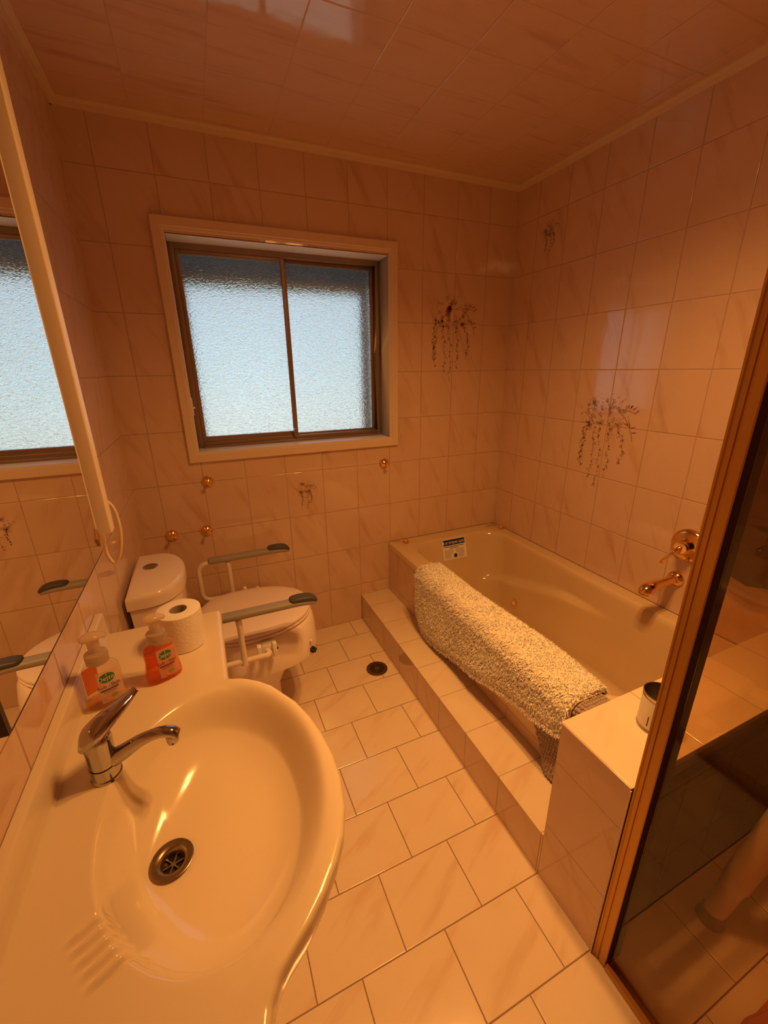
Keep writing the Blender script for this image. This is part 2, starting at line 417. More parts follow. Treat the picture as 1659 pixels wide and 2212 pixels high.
g.box(WX0+.026, WX1-.026, .10, .118, WZ0+.002, WZ0+.014, .001)
g.out('outer_frame', m_alu, win)
g = G(); frame(g, WX0+.026, .804, WZ0+.030, WZ1-.026, .018, .120, .138, .026); g.out('sliding_sash', m_alu, win)
g = G(); frame(g, .800, WX1-.026, WZ0+.026, WZ1-.026, .016, .152, .170, .014); g.out('fixed_sash', m_alu, win)
G().box(WX0+.043, .787, .127, .131, WZ0+.055, WZ1-.043).out('textured_pane', m_pane, win)
G().box(.815, WX1-.041, .159, .163, WZ0+.039, WZ1-.041).out('textured_pane', m_pane, win)
g = G(); g.box(.786, .801, .100, .121, 1.165, 1.215, .003); g.box(.780, .788, .096, .112, 1.175, 1.200, .002); g.out('latch', m_alu, win)
g = G(); g.box(.300, .306, .006, .036, 1.315, 1.395, .002); g.box(.306, .314, .014, .024, 1.345, 1.353, .001); g.out('lock_plate', m_white, win)

# outside: lowered roller shutter with its beige guide frame
sh = thing('roller_shutter', 'dark brown roller shutter partly lowered in a beige frame outside the window', 'shutter', (.8, .30, 2.0))
sh.location = (0, 0, 0)
g = G()
for k in range(9): g.box(.22, 1.38, .305, .317, 1.935+k*.034, 1.967+k*.034, .004)
g.box(.2, 1.40, .26, .46, 2.13, 2.40, .01)
g.out('shutter_slats', m_eave, sh)
g = G(); frame(g, .300, 1.298, 1.05, 1.945, .049, .258, .292); g.out('guide_frame', m_beige, sh)

# ------------------------------------------------------------------ flower motifs fired into the wall tiles
def leaf(g, f, cx, cz, L, wd, a):
    pts = [(0, 0), (.25, .42), (.6, .5), (1, 0), (.6, -.5), (.25, -.42)]
    vs = []
    for u, v in pts:
        x = u*L; z = v*wd; vs.append(f(cx+x*cos(a)-z*sin(a), cz+x*sin(a)+z*cos(a)))
    g.add(vs, [tuple(range(6))], False)
def stem(g, f, pts, w):
    for (a, b), (c, d) in zip(pts, pts[1:]):
        l = sqrt((c-a)**2+(d-b)**2) or 1; nx, nz = -(d-b)/l*w/2, (c-a)/l*w/2
        g.add([f(a+nx, b+nz), f(c+nx, d+nz), f(c-nx, d-nz), f(a-nx, b-nz)], [(0, 1, 2, 3)], False)
def bloom(g, g2, f, cx, cz, r, rng):
    a0 = rng.random()*6
    for k in range(5):
        a = a0+k*2*pi/5
        # petal as thin outline of two slender leaves
        leaf(g, f, cx+cos(a)*r*.15, cz+sin(a)*r*.15, r, r*.22, a+.28); leaf(g, f, cx+cos(a)*r*.15, cz+sin(a)*r*.15, r, r*.18, a-.28)
    leaf(g2, f, cx-r*.15, cz, r*.32, r*.3, 0)
def motif(f, W_, H_, seed, big, parent, label):
    rng = random.Random(seed); g = G(); g2 = G()
    # local frame: u right, v up, origin panel centre
    if big:
        for _ in range(34):
            a = rng.uniform(0, 2*pi); r = sqrt(rng.random())
            u = -.02+r*cos(a)*W_*.30; v = .055+r*sin(a)*H_*.16
            bloom(g, g2, f, u, v, rng.uniform(.008, .015), rng)
        for _ in range(120):
            a = rng.uniform(0, 2*pi); r = sqrt(rng.random())
            leaf(g, f, -.02+r*cos(a)*W_*.34, .05+r*sin(a)*H_*.2, rng.uniform(.008, .018), rng.uniform(.002, .005), rng.uniform(0, 6.3))
        for s0, drop, bend in ((-.10, .22, -.02), (-.045, .30, .03), (.01, .24, .02), (-.075, .26, .02), (.05, .17, .05), (-.12, .18, -.01)):
            pts = [(s0+bend*sin(t*2.2)+.006*sin(t*19), .01-drop*t) for t in [i/10 for i in range(11)]]
            stem(g, f, pts, .0014)
            for (u, v) in pts:
                for _ in range(5): leaf(g, f, u+rng.uniform(-.008, .008), v+rng.uniform(-.01, .01), rng.uniform(.007, .015), rng.uniform(.002, .005), rng.uniform(-2.6, -.4))
                if rng.random() < .4: bloom(g, g2, f, u, v, .007, rng)
        stem(g2, f, [(.045, .075), (.085, .078), (.12, .07), (.135, .062)], .0028)
        stem(g2, f, [(.05, .07), (.085, .045), (.11, .01), (.128, -.02), (.14, -.055)], .0032)
        for u, v, a in ((.09, .08, 1.2), (.10, .08, .9), (.115, .078, .6), (.12, .0, .3), (.12, .0, 1.9), (.128, -.02, .2), (.11, .01, 2.8), (.13, .065, .7)):
            leaf(g2, f, u, v, .028, .007, a)
    else:
        for _ in range(12):
            bloom(g, g2, f, rng.uniform(-.035, .03), rng.uniform(-.01, .045), rng.uniform(.007, .012), rng)
        for _ in range(60):
            a = rng.uniform(0, 2*pi); r = sqrt(rng.random())
            leaf(g, f, r*cos(a)*.055, .01+r*sin(a)*.05, rng.uniform(.006, .014), rng.uniform(.002, .004), rng.uniform(0, 6.3))
        for s0, drop in ((-.03, .07), (0, .09), (.02, .06)):
            pts = [(s0+.01*sin(t*3), -drop*t) for t in [i/6 for i in range(7)]]; stem(g, f, pts, .001)
            for (u, v) in pts:
                for _ in range(3): leaf(g, f, u, v, .009, .003, rng.uniform(-2.6, -.4))
        stem(g2, f, [(.02, .03), (.045, .03), (.06, .01)], .002)
    g.out('flower_motif', m_flower, parent); g2.out('flower_motif', m_flower2, parent)
fb = lambda cx, cz: (lambda u, v: (cx+u, -.0006, cz+v))
fr = lambda cy, cz: (lambda u, v: (XR-.0006, cy-u, cz+v))
motif(fb(1.70, 1.745), .4, .5, 3, True, wall_back, None)
motif(fr(-.762, 1.245), .4, .5, 7, True, wall_right, None)
motif(fb(.80, .885), .2, .25, 5, False, wall_back, None)
motif(fr(-.262, 2.15), .2, .25, 9, False, wall_right, None)
g = G(); f = fb(1.665, 1.815)   # small bird perched in the back wall motif
bird = [(-.022, -.012), (-.016, .006), (-.004, .016), (.006, .022), (.014, .012), (.014, -.004), (.006, -.016), (-.006, -.018)]
g.add([f(u, v) for u, v in bird], [tuple(range(8))], False); leaf(g, f, -.012, -.012, .03, .007, -1.9); g.out('bird_motif', m_bird, wall_back)

# ------------------------------------------------------------------ tiled step, bath surround, nib wall
t = thing('tiled_step', 'long low step of marbled beige tiles along the foot of the bath', 'step', (1.1, -.8, 0)); t.location = (0, 0, 0)
G().box(1.100, 1.287, -1.552, -.001, 0, .170).out('riser', m_stepf, t)
G().box(1.098, 1.287, -1.552, -.001, .170, .175, .0012).out('tread', m_stept, t)
t = thing('bath_surround', 'tiled side panel standing between the step and the bath rim', 'bath panel')
G().box(1.2875, 1.300, -1.552, -.001, .0, .4655).out('tiled_panel', m_apron, t)
t = thing('half_wall', 'low square topped tiled wall at the near end of the bath beside the gold post', 'half wall')
G().box(1.1005, XR-.001, -1.752, -1.553, 0, .606).out('core', m_nib, t)
G().box(1.1005, XR-.001, -1.7535, -1.752, 0, .606).out('shower_side', m_nib_shaded, t)
G().box(1.098, XR-.001, -1.755, -1.550, .606, .612, .0015).out('tiled_top', m_nibt, t)
G().box(1.0965, 1.1005, -1.757, -1.754, .0, .606, .0008).out('edge_strip', m_wood, t)

# ------------------------------------------------------------------ bathtub
def rrect(x0, x1, y0, y1, r, n=14, m=18):
    pts = []
    r = min(r, (x1-x0)/2-.001, (y1-y0)/2-.001)
    for cx, cy, a0 in ((x1-r, y1-r, 0), (x0+r, y1-r, pi/2), (x0+r, y0+r, pi), (x1-r, y0+r, 3*pi/2)):
        arc = [(cx+r*cos(a0+pi/2*i/n), cy+r*sin(a0+pi/2*i/n)) for i in range(n+1)]
        if pts:
            a = pts[-1]; b = arc[0]
            pts += [(a[0]+(b[0]-a[0])*k/m, a[1]+(b[1]-a[1])*k/m) for k in range(1, m)]
        pts += arc
    a = pts[-1]; b = pts[0]
    pts += [(a[0]+(b[0]-a[0])*k/m, a[1]+(b[1]-a[1])*k/m) for k in range(1, m)]
    return pts
tub = thing('bathtub', 'large cream built-in spa bath with brass jets', 'bathtub')
RZ = .500
rings = []
X0, X1, Y0, Y1 = 1.285, XR-.002, -1.549, -.003
def ring(z, x0, x1, y0, y1, r, ledge=False):
    out = []
    for x, y in rrect(x0, x1, y0, y1, r):
        if ledge:
            # moulded arm rest on the wall side: a shelf that rises towards the tap end
            zl = .215+.155*sstep(-.12, -.78, y) if False else .21+.16*max(0, min(1, (-y-.15)/.62))
            wgt = sstep(1.75, 1.93, x)*(1-sstep(.80, 1.02, -y))
            x -= .035*wgt*(1-sstep(zl-.018, zl+.012, z))
        out.append((x, y, z))
    return out
def trect(dx0, dx1, dy0, dy1): return (X0+dx0, X1-dx1, Y0+dy0, Y1-dy1)
rings.append([(x, y, RZ-.034) for x, y in rrect(X0, X1, Y0, Y1, .012)])
rings.append([(x, y, RZ-.007) for x, y in rrect(X0, X1, Y0, Y1, .012)])
rings.append([(x, y, RZ-.002) for x, y in rrect(X0+.002, X1-.001, Y0+.001, Y1-.001, .012)])
rings.append([(x, y, RZ) for x, y in rrect(X0+.007, X1-.003, Y0+.003, Y1-.003, .012)])
I = (.100, .072, .060, .095)
for k, (q, z) in enumerate(((-.012, RZ), (-.005, RZ-.001), (0, RZ-.004), (.005, RZ-.010), (.009, RZ-.020))):
    a = trect(I[0]+q, I[1]+q, I[2]+q, I[3]+q); rings.append(ring(z, *a, .13))
nl = 44
for k in range(1, nl+1):
    s_ = k/nl; z = RZ-.020-(RZ-.020-.085)*s_
    q = .010
    # slopes: back (head) end slopes strongly, sides slightly
    a = trect(I[0]+q+.075*s_, I[1]+q+.055*s_, I[2]+q+.10*s_, I[3]+q+.13*s_)
    rings.append(ring(z, *a, .13-.01*s_, True))
zb = .085
for k, (q, dz) in enumerate(((.012, .012), (.030, .022), (.06, .030), (.10, .034), (.15, .036))):
    a = trect(I[0]+.085+q, I[1]+.065+q, I[2]+.11+q, I[3]+.14+q); rings.append(ring(zb-dz, *a, .12, True))
g = G(); g.rings(rings, False, True); g.out('tub_shell', m_tub, tub)
# spa jets
def jet(c, n, r=.030):
    M_ = Vector(n).to_track_quat('Z', 'Y').to_matrix().to_4x4()
    o = G().lathe([(r*.55, .002), (r*.6, .006), (r*.95, .007), (r, .004), (r, -.004), (r*.5, -.004)], c, 28, M_, False).out('spa_jet', m_brass, tub)
    G().lathe([(.0001, .0015), (r*.56, .0015)], c, 20, M_, False).out('jet_recess', P('jet_recess_red', (.20, .04, .03), .3), o)
    G().lathe([(r*.13, .001), (r*.26, .004), (r*.28, .009), (r*.16, .010), (r*.13, .003)], c, 14, M_, False).out('jet_nozzle', m_white, o)
jet((1.9320-.010, -.450, .150), (-1, 0, .12), .032); jet((1.735, -.2285, .160), (-.1, -1, .25), .028)
# air control knobs on the far corners of the rim
for (x, y) in ((1.378, -.062), (2.052, -.118)):
    G().lathe([(.021, 0), (.0215, .004), (.0165, .006), (.016, .017), (.0135, .020), (.0001, .0205)], (x, y, RZ), 24).out('air_control_knob', m_brass, tub)
# maker's sticker on the inside of the far end
stk = None
def on_end(u, v, lift):
    # point on the sloping far wall of the tub: u across, v up the slope
    z = .432+v*.975; y = Y1-.095-.010-.13*((RZ-.020-z)/(RZ-.020-.085)); return (1.690+u, y-lift, z+lift*.3)
def dec(g, vs, lift, fs): g.add([on_end(u, v, lift) for u, v in vs], fs, False)
g = G(); dec(g, [(-.086, -.068), (.086, -.068), (.086, .060), (-.086, .060)], .0015, [(0, 1, 2, 3)])
stk = g.out('maker_sticker', m_white, tub)
g = G(); dec(g, [(-.080, .020), (.080, .020), (.080, .055), (-.080, .055)], .0022, [(0, 1, 2, 3)]); dec(g, [(.013*cos(a/16*2*pi)+.002, -.047+.013*sin(a/16*2*pi)) for a in range(16)], .0022, [tuple(range(16))])
dec(g, [(-.075, .010), (.070, .010), (.070, .0135), (-.075, .0135)], .0022, [(0, 1, 2, 3)]); dec(g, [(-.035, 0), (.03, 0), (.03, .003), (-.035, .003)], .0022, [(0, 1, 2, 3)])
g.out('print', m_navy, stk)
vs, fs = text_mesh('st tropez spas', .0275, .12); g = G(); g.add([on_end(x*.90+.006, y+.0375, .003) for x, y, _ in vs], fs, False)
dec(g, [(-.077+.0+.009*cos(a/10*2*pi)*.6, .0375+.011*sin(a/10*2*pi)) for a in range(10)], .003, [tuple(range(10))]); g.out('lettering', m_white, stk)
g = G()
rng = random.Random(4)
for side in (-1, 1):
    for k in range(9):
        y_ = -.010-k*.0062
        if side*0 or True:
            a, b = (-.075, -.008) if side < 0 else (.008, .072)
            if y_ < -.033: a, b = (-.075, -.020) if side < 0 else (.022, .072)
            b -= rng.uniform(0, .012); dec(g, [(a, y_), (b, y_), (b, y_+.0022), (a, y_+.0022)], .0022, [(0, 1, 2, 3)])
g.out('small_print', m_ink, stk)

# bath mixer and spout on the right wall
def face_x(c): return Matrix.Translation(Vector(c)) @ Matrix(((0, 0, -1, 0), (0, 1, 0, 0), (1, 0, 0, 0), (0, 0, 0, 1)))
mx = thing('bath_mixer', 'round brass bath mixer with a lever on the right wall', 'tap', (XR-.001, -1.232, .815))
Mx_ = Matrix(((0, 0, -1, 0), (0, 1, 0, 0), (1, 0, 0, 0), (0, 0, 0, 1)))
G().lathe([(.070, 0), (.070, .004), (.066, .012), (.055, .018), (.034, .021), (.03, .022)], (0, 0, 0), 48, Mx_).out('wall_plate', m_brass, mx)
G().lathe([(.032, .018), (.030, .030), (.028, .052), (.0275, .058), (.025, .061), (.024, .060)], (0, 0, 0), 32, Mx_).out('body', m_brass, mx)
g = G(); g.tube([(-.060, 0, .0), (-.074, .006, -.010), (-.088, .020, -.040), (-.096, .034, -.066), (-.098, .038, -.075)], [.009, .0075, .007, .0075, .0065], 12); g.out('lever', m_brass, mx)
sp = thing('bath_spout', 'brass bath spout jutting from the right wall below the mixer', 'tap', (XR-.001, -1.212, .655))
G().lathe([(.034, 0), (.034, .003), (.031, .009), (.024, .016), (.019, .020)], (0, 0, 0), 36, Mx_).out('flange', m_brass, sp)
g = G(); g.tube(bez([(-.004, 0, 0), (-.05, .003, -.003), (-.10, .008, -.010), (-.140, .012, -.019), (-.160, .014, -.030), (-.166, .0145, -.045)], 5), [.017+.011*sstep(6, 17, i)-.004*sstep(20, 25, i) for i in range(26)], 20); g.out('spout', m_brass, sp)

# ------------------------------------------------------------------ bath mats draped over the rim
hem = [(.430, .500), (.438, .440), (.448, .350), (.470, .272), (.510, .215), (.570, .192), (.640, .198), (.75, .215), (.95, .262), (1.15, .315), (1.28, .345), (1.36, .357), (1.42, .372), (1.46, .39)]
def drape(y, s, off, zb_, xo=1.268, xi=1.398, zt=.515, zin=.40):
    """profile param s in 0..1 from the outer hem over the rim into the bath"""
    r = .024
    L1 = max(zt-r-zb_, .001); L2 = pi/2*r; L3 = (xi-xo)-2*r; L4 = L2; L5 = zt-r-zin
    T = L1+L2+L3+L4+L5; d = s*T
    o = off
    if d < L1: return (xo-o, zb_+d), (-1, 0)
    d -= L1
    if d < L2:
        a = pi-(d/r); return (xo+r+(r+o)*cos(a), zt-r+(r+o)*sin(a)), (cos(a), sin(a))
    d -= L2
    if d < L3: return (xo+r+d, zt+o), (0, 1)
    d -= L3
    if d < L4:
        a = pi/2-(d/r); return (xi-r+(r+o)*cos(a), zt-r+(r+o)*sin(a)), (cos(a), sin(a))
    d -= L4
    return (xi+o, zt-r-d), (1, 0)
def flare(y, z):   # the hanging part stands a little off the panel
    return .004+.016*sstep(.50, .25, z)
rng = random.Random(11)
mat_w = thing('bath_mat', 'fluffy cream bath mat draped over the outer edge of the bath', 'bath mat', group='bath mats on the bath rim')
def matpt(y, s, off):
    zb_ = lerp(hem, -y)
    xi_ = 1.385+.030*sstep(.5, 1.0, -y)+.01*sin(y*9)
    (x, z), n = drape(y, s, off, zb_, xi=xi_)
    if x < 1.30 and z < .5: x -= flare(y, z)+.004*sin(y*17)*sstep(.5, .3, z)
    return Vector((x, y, z)), Vector((n[0], 0, n[1]))
YA, YB = -.430, -1.452
rows = []
for j in range(150):
    y = YA+(YB-YA)*j/149
    row = []
    for i in range(90):
        s_ = i/89; p, n = matpt(y, s_, .0)
        e = min(1, min(j, 149-j)/4, i/5)
        p = p+n*(.012*sqrt(max(e, 0))+.002+.004*e*(sin(y*80+i*.7)*sin(i*.55+y*33)))
        row.append(p)
    rows.append(row)
g = G(); g.grid(rows)
rows2 = [[matpt(YA+(YB-YA)*j/149, i/89, 0.0005)[0] for i in range(90)] for j in range(150)]
g.grid(rows2); 
g.out('mat_backing', m_hem, mat_w)
# pile: thousands of short curled tufts
g = G()
def tuft(g, p, n, L, w, bend):
    n = n.normalized(); a = n.cross(Vector((.3, 1, .2))).normalized(); b = n.cross(a)
    th = rng.uniform(0, 6.3); sdir = a*cos(th)+b*sin(th)
    b1 = [p+(a*cos(q)+b*sin(q))*w for q in (0, 2.1, 4.2)]
    mid = p+n*L*.55+sdir*L*.25+bend*.3; b2 = [mid+(a*cos(q+.5)+b*sin(q+.5))*w*.85 for q in (0, 2.1, 4.2)]
    tip = p+n*L*.8+sdir*L*.7+bend
    g.add(b1+b2+[tip], [(0, 1, 4, 3), (1, 2, 5, 4), (2, 0, 3, 5), (3, 4, 6), (4, 5, 6), (5, 3, 6)])
for _ in range(26000):
    y = rng.uniform(YA-.006, YB+.004); s_ = rng.uniform(.0, .86)
    p, n = matpt(y, s_, .012)
    zb_ = lerp(hem, -y)
    if p.x < 1.29:
        dh = p.z-zb_
        if -y < .47: dh = min(dh, (-y-.432))
        # bare stitched lines near the hem
        if abs(dh-.020) < .004 or abs(dh-.036) < .003: continue
    side = sstep(1.30, 1.27, p.x)
    L = rng.uniform(.010, .019)*(1-.25*(1-side))
    if p.x < 1.29 and (p.z-zb_) < .045: L *= .6
    tuft(g, p, n+Vector((rng.uniform(-.3, .3), rng.uniform(-.4, .4), rng.uniform(-.3, .2))), L, rng.uniform(.0018, .0034), Vector((0, rng.uniform(-.003, .003), -.007*side)))
tag(g.out('pile', m_fur, mat_w), kind='stuff')

mat_g = thing('bath_mat', 'grey chenille bath mat showing from under the near end of the cream one', 'bath mat', group='bath mats on the bath rim')
YG0, YG1 = -1.285, -1.535
hem2 = [(1.285, .335), (1.31, .30), (1.335, .252), (1.36, .212), (1.385, .192), (1.41, .184), (1.44, .186), (1.535, .21)]
def gpt(y, s, off):
    zb_ = lerp(hem2, -y); (x, z), n = drape(y, s, off, zb_, xo=1.2765, xi=1.398, zt=.507, zin=.44)
    if x < 1.30 and z < .5: x -= .030*sstep(.34, .15, z)*sstep(1.33, 1.42, -y)+.002
    return Vector((x, y, z)), Vector((n[0], 0, n[1]))
g = G(); g.grid([[gpt(YG0+(YG1-YG0)*j/30, i/60, .001)[0] for i in range(61)] for j in range(31)]); g.grid([[gpt(YG0+(YG1-YG0)*j/30, i/60, .004)[0] for i in range(61)] for j in range(31)])
g.out('mat_backing', m_chen, mat_g)
g = G()
ny = 21
for j in range(ny):
    y = YG0+(YG1-YG0)*(j+.5)/ny
    zb_ = lerp(hem2, -y); T = (.507-.024-zb_)+.075+.075+.06; k = int(T/.0118)
    for i in range(k):
        s_ = (i+.5)/k
        if y > -1.42 and s_ > .62 and False: continue
        p, n = gpt(y+rng.uniform(-.0012, .0012), s_, .004 if (y < -1.44 or p.z < .34) else .003)
        if y > -1.44 and p.z > .40: continue
        rr = rng.uniform(.0052, .0068)
        g.sphere(p, rr, 7, 5, (1, 1, 1.25))
tag(g.out('chenille_nubs', m_chen, mat_g), kind='stuff')

# ------------------------------------------------------------------ tin on the half wall
can = thing('tin_can', 'small open tin with a pale label on the half wall beside the gold post', 'can', (1.312, -1.660, .612))
G().lathe([(.041, 0), (.0425, .002), (.0425, .004), (.041, .006), (.041, .100), (.0425, .103), (.0425, .106), (.0405, .106), (.0395, .100), (.0395, .004), (.0001, .004)], (0, 0, 0), 48, None, False).out('tin', m_steel, can)
G().lathe([(.0415, .010), (.0417, .011), (.0417, .094), (.0415, .095)], (0, 0, 0), 48, None, False).out('label', m_canl, can)
g = G()
for k, (a0, a1, z0, z1) in enumerate([(3.6, 3.75, .070, .088), (3.82, 3.86, .068, .088), (3.9, 4.3, .072, .086), (3.7, 4.3, .062, .068), (3.7, 4.2, .050, .055), (3.2, 3.26, .02, .05), (3.7, 4.3, .030, .038), (3.7, 4.3, .018, .022)]):
    n_ = 6; vs = [(.0421*cos(a0+(a1-a0)*i/n_), .0421*sin(a0+(a1-a0)*i/n_), z) for z in (z0, z1) for i in range(n_+1)]
    g.add(vs, [(i, i+1, i+n_+2, i+n_+1) for i in range(n_)], False)
g.out('print', m_darkink, can)

# ------------------------------------------------------------------ shower screen
PX = 1.1035
ss = thing('shower_screen', 'gold framed glass shower screen at the right, its post against the half wall', 'shower screen')
g = G()
post = [(PX, -1.7575), (PX-.0025, -1.7585), (PX-.0025, -1.762), (PX, -1.764), (PX, -1.772), (PX+.0025, -1.7735), (PX+.0025, -1.776), (PX, -1.7775), (PX, -1.7915), (PX+.002, -1.7935), (PX+.042, -1.7935), (PX+.042, -1.7575)]
g.prism(post, .004, 2.02, 'z'); g.out('corner_post', m_gold, ss)
g = G(); g.prism([(PX+.0425, -1.760), (PX+.0425, -1.7925), (PX+.060, -1.7925), (PX+.066, -1.786), (PX+.072, -1.786), (PX+.072, -1.766), (PX+.066, -1.760)], .004, 2.02, 'z'); g.out('inner_channel', m_golddk, ss)
g = G(); g.prism([(PX+.0025, -1.7937), (PX+.0025, -1.7952), (PX+.0400, -1.7952), (PX+.0400, -1.7937)], .03, 2.0, 'z'); g.out('door_seal', m_golddk, ss)
g = G(); g.prism([(-1.758, .613), (-1.790, .613), (-1.790, .618), (-1.785, .640), (-1.765, .640), (-1.758, .630)], PX+.073, XR-.003, 'x'); g.out('bottom_rail', m_golddk, ss)
G().box(PX+.060, XR-.006, -1.778, -1.773, .632, 1.99).out('return_glass', m_glass, ss)
g = G(); g.box(PX, XR-.004, -1.79, -1.76, 1.99, 2.03, .002); g.box(PX, PX+.042, -2.9, -1.795, 1.985, 2.03, .002); g.out('top_rail', m_gold, ss)
g = G(); g.prism([(PX-.002, .0015), (PX-.002, .020), (PX+.004, .026), (PX+.006, .026), (PX+.010, .020), (PX+.012, .012), (PX+.034, .010), (PX+.034, .0015)], -2.95, -1.796, 'y'); g.out('sill_track', m_gold, ss)
g = G(); g.box(PX+.014, PX+.018, -2.62, -1.80, .014, 1.984); g.out('door_glass', m_glassd, ss)
# kerb strip inside the screen
# shower stool leg
st = thing('shower_stool', 'cream tubular leg of a shower stool with a rubber foot behind the glass', 'stool', (1.474, -1.842, 0))
def leg(dx, dy, tx, ty, z0=0.0):
    a = Vector((dx, dy, z0+.030)); b = Vector((tx, ty, .52))
    lp = G().tube([a, a.lerp(b, .04), a.lerp(b, .30)], [.024, .027, .029], 24).out('leg', m_tube, st)
    G().tube([a.lerp(b, .25), a.lerp(b, .27), a.lerp(b, 1.0)], [.030, .0330, .0335], 24).out('leg_sleeve', m_tube, lp)
    G().lathe([(.034, 0), (.035, .006), (.031, .016), (.028, .036), (.026, .042), (.022, .042)], (dx, dy, z0+.001), 28).out('rubber_foot', m_plug, lp)
leg(0, 0, .085, -.050); leg(.40, 0, .36, -.045); leg(0, -.42, .05, -.375, .0175); leg(.40, -.42, .36, -.375, .0175)
G().box(.060, .36, -.36, -.060, .522, .555, .014).out('seat', m_plast, st)
# dark towel hanging behind the screen on the right wall
tw = thing('hanging_towel', 'dark brown towel hanging on the right wall behind the glass', 'towel', (XR, -1.43, .70)); tw.location = (0, 0, 0)
rows = []
for i in range(40):
    s_ = i/39; z = .765+.585*s_
    row = []
    for j in range(28):
        q = j/27*2*pi
        hw = .150*(sqrt(max(0, 1-(1-min(1, s_/.22))**2)))*(1+.05*sin(z*30)) + .004
        cy = -1.470; row.append((XR-.050+.040*cos(q)*(1+.12*sin(3*q+z*20))*min(1, .3+s_*5), cy+hw*sin(q), z))
    rows.append(row)
g = G(); g.rings(rows); g.out('towel_body', m_towel, tw)
g = G(); g.tube([(XR-.001, -1.485, 1.352), (XR-.05, -1.485, 1.356), (XR-.055, -1.485, 1.37)], .006, 12); g.out('wall_peg', m_brass, tw)
# red mat on shower floor
rows = []
rm = thing('shower_mat', 'reddish towelling mat on the shower floor at the bottom right', 'bath mat', (1.30, -2.0, 0)); rm.location = (0, 0, 0)
g = G()
rng2 = random.Random(2)
g.grid([[(1.30+.5*i/60, -2.000-.4*j/50+.004*sin(i*.4), .012+.003*rng2.random()-(.010 if j == 0 or i == 0 else 0)) for i in range(61)] for j in range(51)])
g.box(1.302, 1.798, -2.398, -2.002, .001, .010, .003)
g.out('mat_body', m_redmat, rm)

# ------------------------------------------------------------------ floor drain
dr = thing('floor_drain', 'round dull brass floor drain grate near the step', 'drain', (1.003, -.474, 0))
G().lathe([(.0375, .0008), (.0385, .0030), (.054, .0030), (.056, .0018), (.056, .0004), (.0375, .0004)], (0, 0, 0), 48, None, False).out('ring', P('drain_bronze', (.16, .10, .06), .4, metal=.8), dr)
G().lathe([(.0001, .0008), (.038, .0008)], (0, 0, 0), 32, None, False).out('sump', m_black, dr)
g = G()
for k in range(18):
    a = k*2*pi/18; Mr = Matrix.Rotation(a, 4, 'Z'); g.box(.010, .038, -.0011, .0011, .001, .0030, 0, Mr)
g.lathe([(.012, .001), (.012, .0032), (.0001, .0032)], (0, 0, 0), 20, None, False); g.lathe([(.0255, .001), (.0255, .003), (.0272, .003), (.0272, .001)], (0, 0, 0), 36, None, False)
g.out('grate', P('drain_grate', (.20, .13, .08), .4, metal=.8), dr)

# ------------------------------------------------------------------ wall hooks
def hook(x, z, label, tw_=0.0):
    h = thing('wall_hook', label, 'hook', (x, -.001, z), 0, 'brass hooks on the window wall')
    Mh = Matrix(((1, 0, 0, 0), (0, 0, -1, 0), (0, 1, 0, 0), (0, 0, 0, 1)))
    G().lathe([(.0285, 0), (.0285, .003), (.027, .007), (.022, .012), (.014, .017), (.008, .021), (.006, .022)], (0, 0, 0), 32, Mh).out('rosette', m_brass if tw_ == 0 else m_brass, h)
    g = G(); g.tube([(0, -.018, 0), (0, -.03, 0), (0, -.042, .0)], [.006, .0045, .006], 14); g.sphere((0, -.049, .0), .0095, 16, 10); g.out('peg', m_brass, h)
hook(.318, .998, 'upper of the two wall hooks in line under the left part of the window')
hook(.279, .7465, 'lower of the two wall hooks in line under the left part of the window')
hook(.119, .7475, 'wall hook nearest the left corner, above the toilet cistern')
hook(1.263, .996, 'round brass wall hook under the right corner of the window')

# ------------------------------------------------------------------ mirror, duct, cable
MXF, MYF, MYN, MZ0, MZ1 = .138, -1.3385, -1.7660, 1.212, 1.960
mi = thing('mirror_cabinet', 'shallow mirror fronted wall cabinet on the left wall above the vanity', 'cabinet')
G().box(.001, MXF-.006, MYN+.006, MYF-.002, MZ0+.002, MZ1).out('cabinet_box', P('cabinet_side', (.78, .60, .50), .35), mi)
G().box(MXF-.0045, MXF, MYN+.0040, MYF, MZ0, MZ1).out('mirror_door', m_mirror, mi)
g = G(); g.box(MXF-.0100, MXF+.0004, MYN-.002, MYN+.0038, MZ0-.0004, MZ1); g.box(MXF-.0050, MXF+.0003, MYN+.004, MYF, MZ0-.0012, MZ0-.0001); g.out('dark_edge_strip', m_edge, mi)
g = G(); g.add([(MXF+.0002, -1.3650, 1.2420), (MXF+.0002, -1.3540, 1.2250), (MXF+.0002, -1.3430, 1.2420), (MXF+.0002, -1.3540, 1.2590), (MXF+.0030, -1.3630, 1.2420), (MXF+.0030, -1.3540, 1.2275), (MXF+.0030, -1.3450, 1.2420), (MXF+.0030, -1.3540, 1.2565)], [(0, 1, 5, 4), (1, 2, 6, 5), (2, 3, 7, 6), (3, 0, 4, 7), (4, 5, 6, 7)], False); g.out('mirror_clip', m_plug, mi)
du = thing('cover_strip', 'tall cream rounded cover strip down the far edge of the mirror', 'cover strip', (0, 0, 0))
g = G()
pf = [(.112, -1.3000), (.1475, -1.3000), (.1493, -1.2990), (.1500, -1.297), (.1500, -1.2730), (.1485, -1.268), (.144, -1.265), (.112, -1.265)]
g.prism(pf, 1.2300, 1.985, 'z'); g.out('cover', m_duct, du)
cb = thing('looped_cable', 'cream cable looping out below the tall cover strip beside the mirror', 'cable')
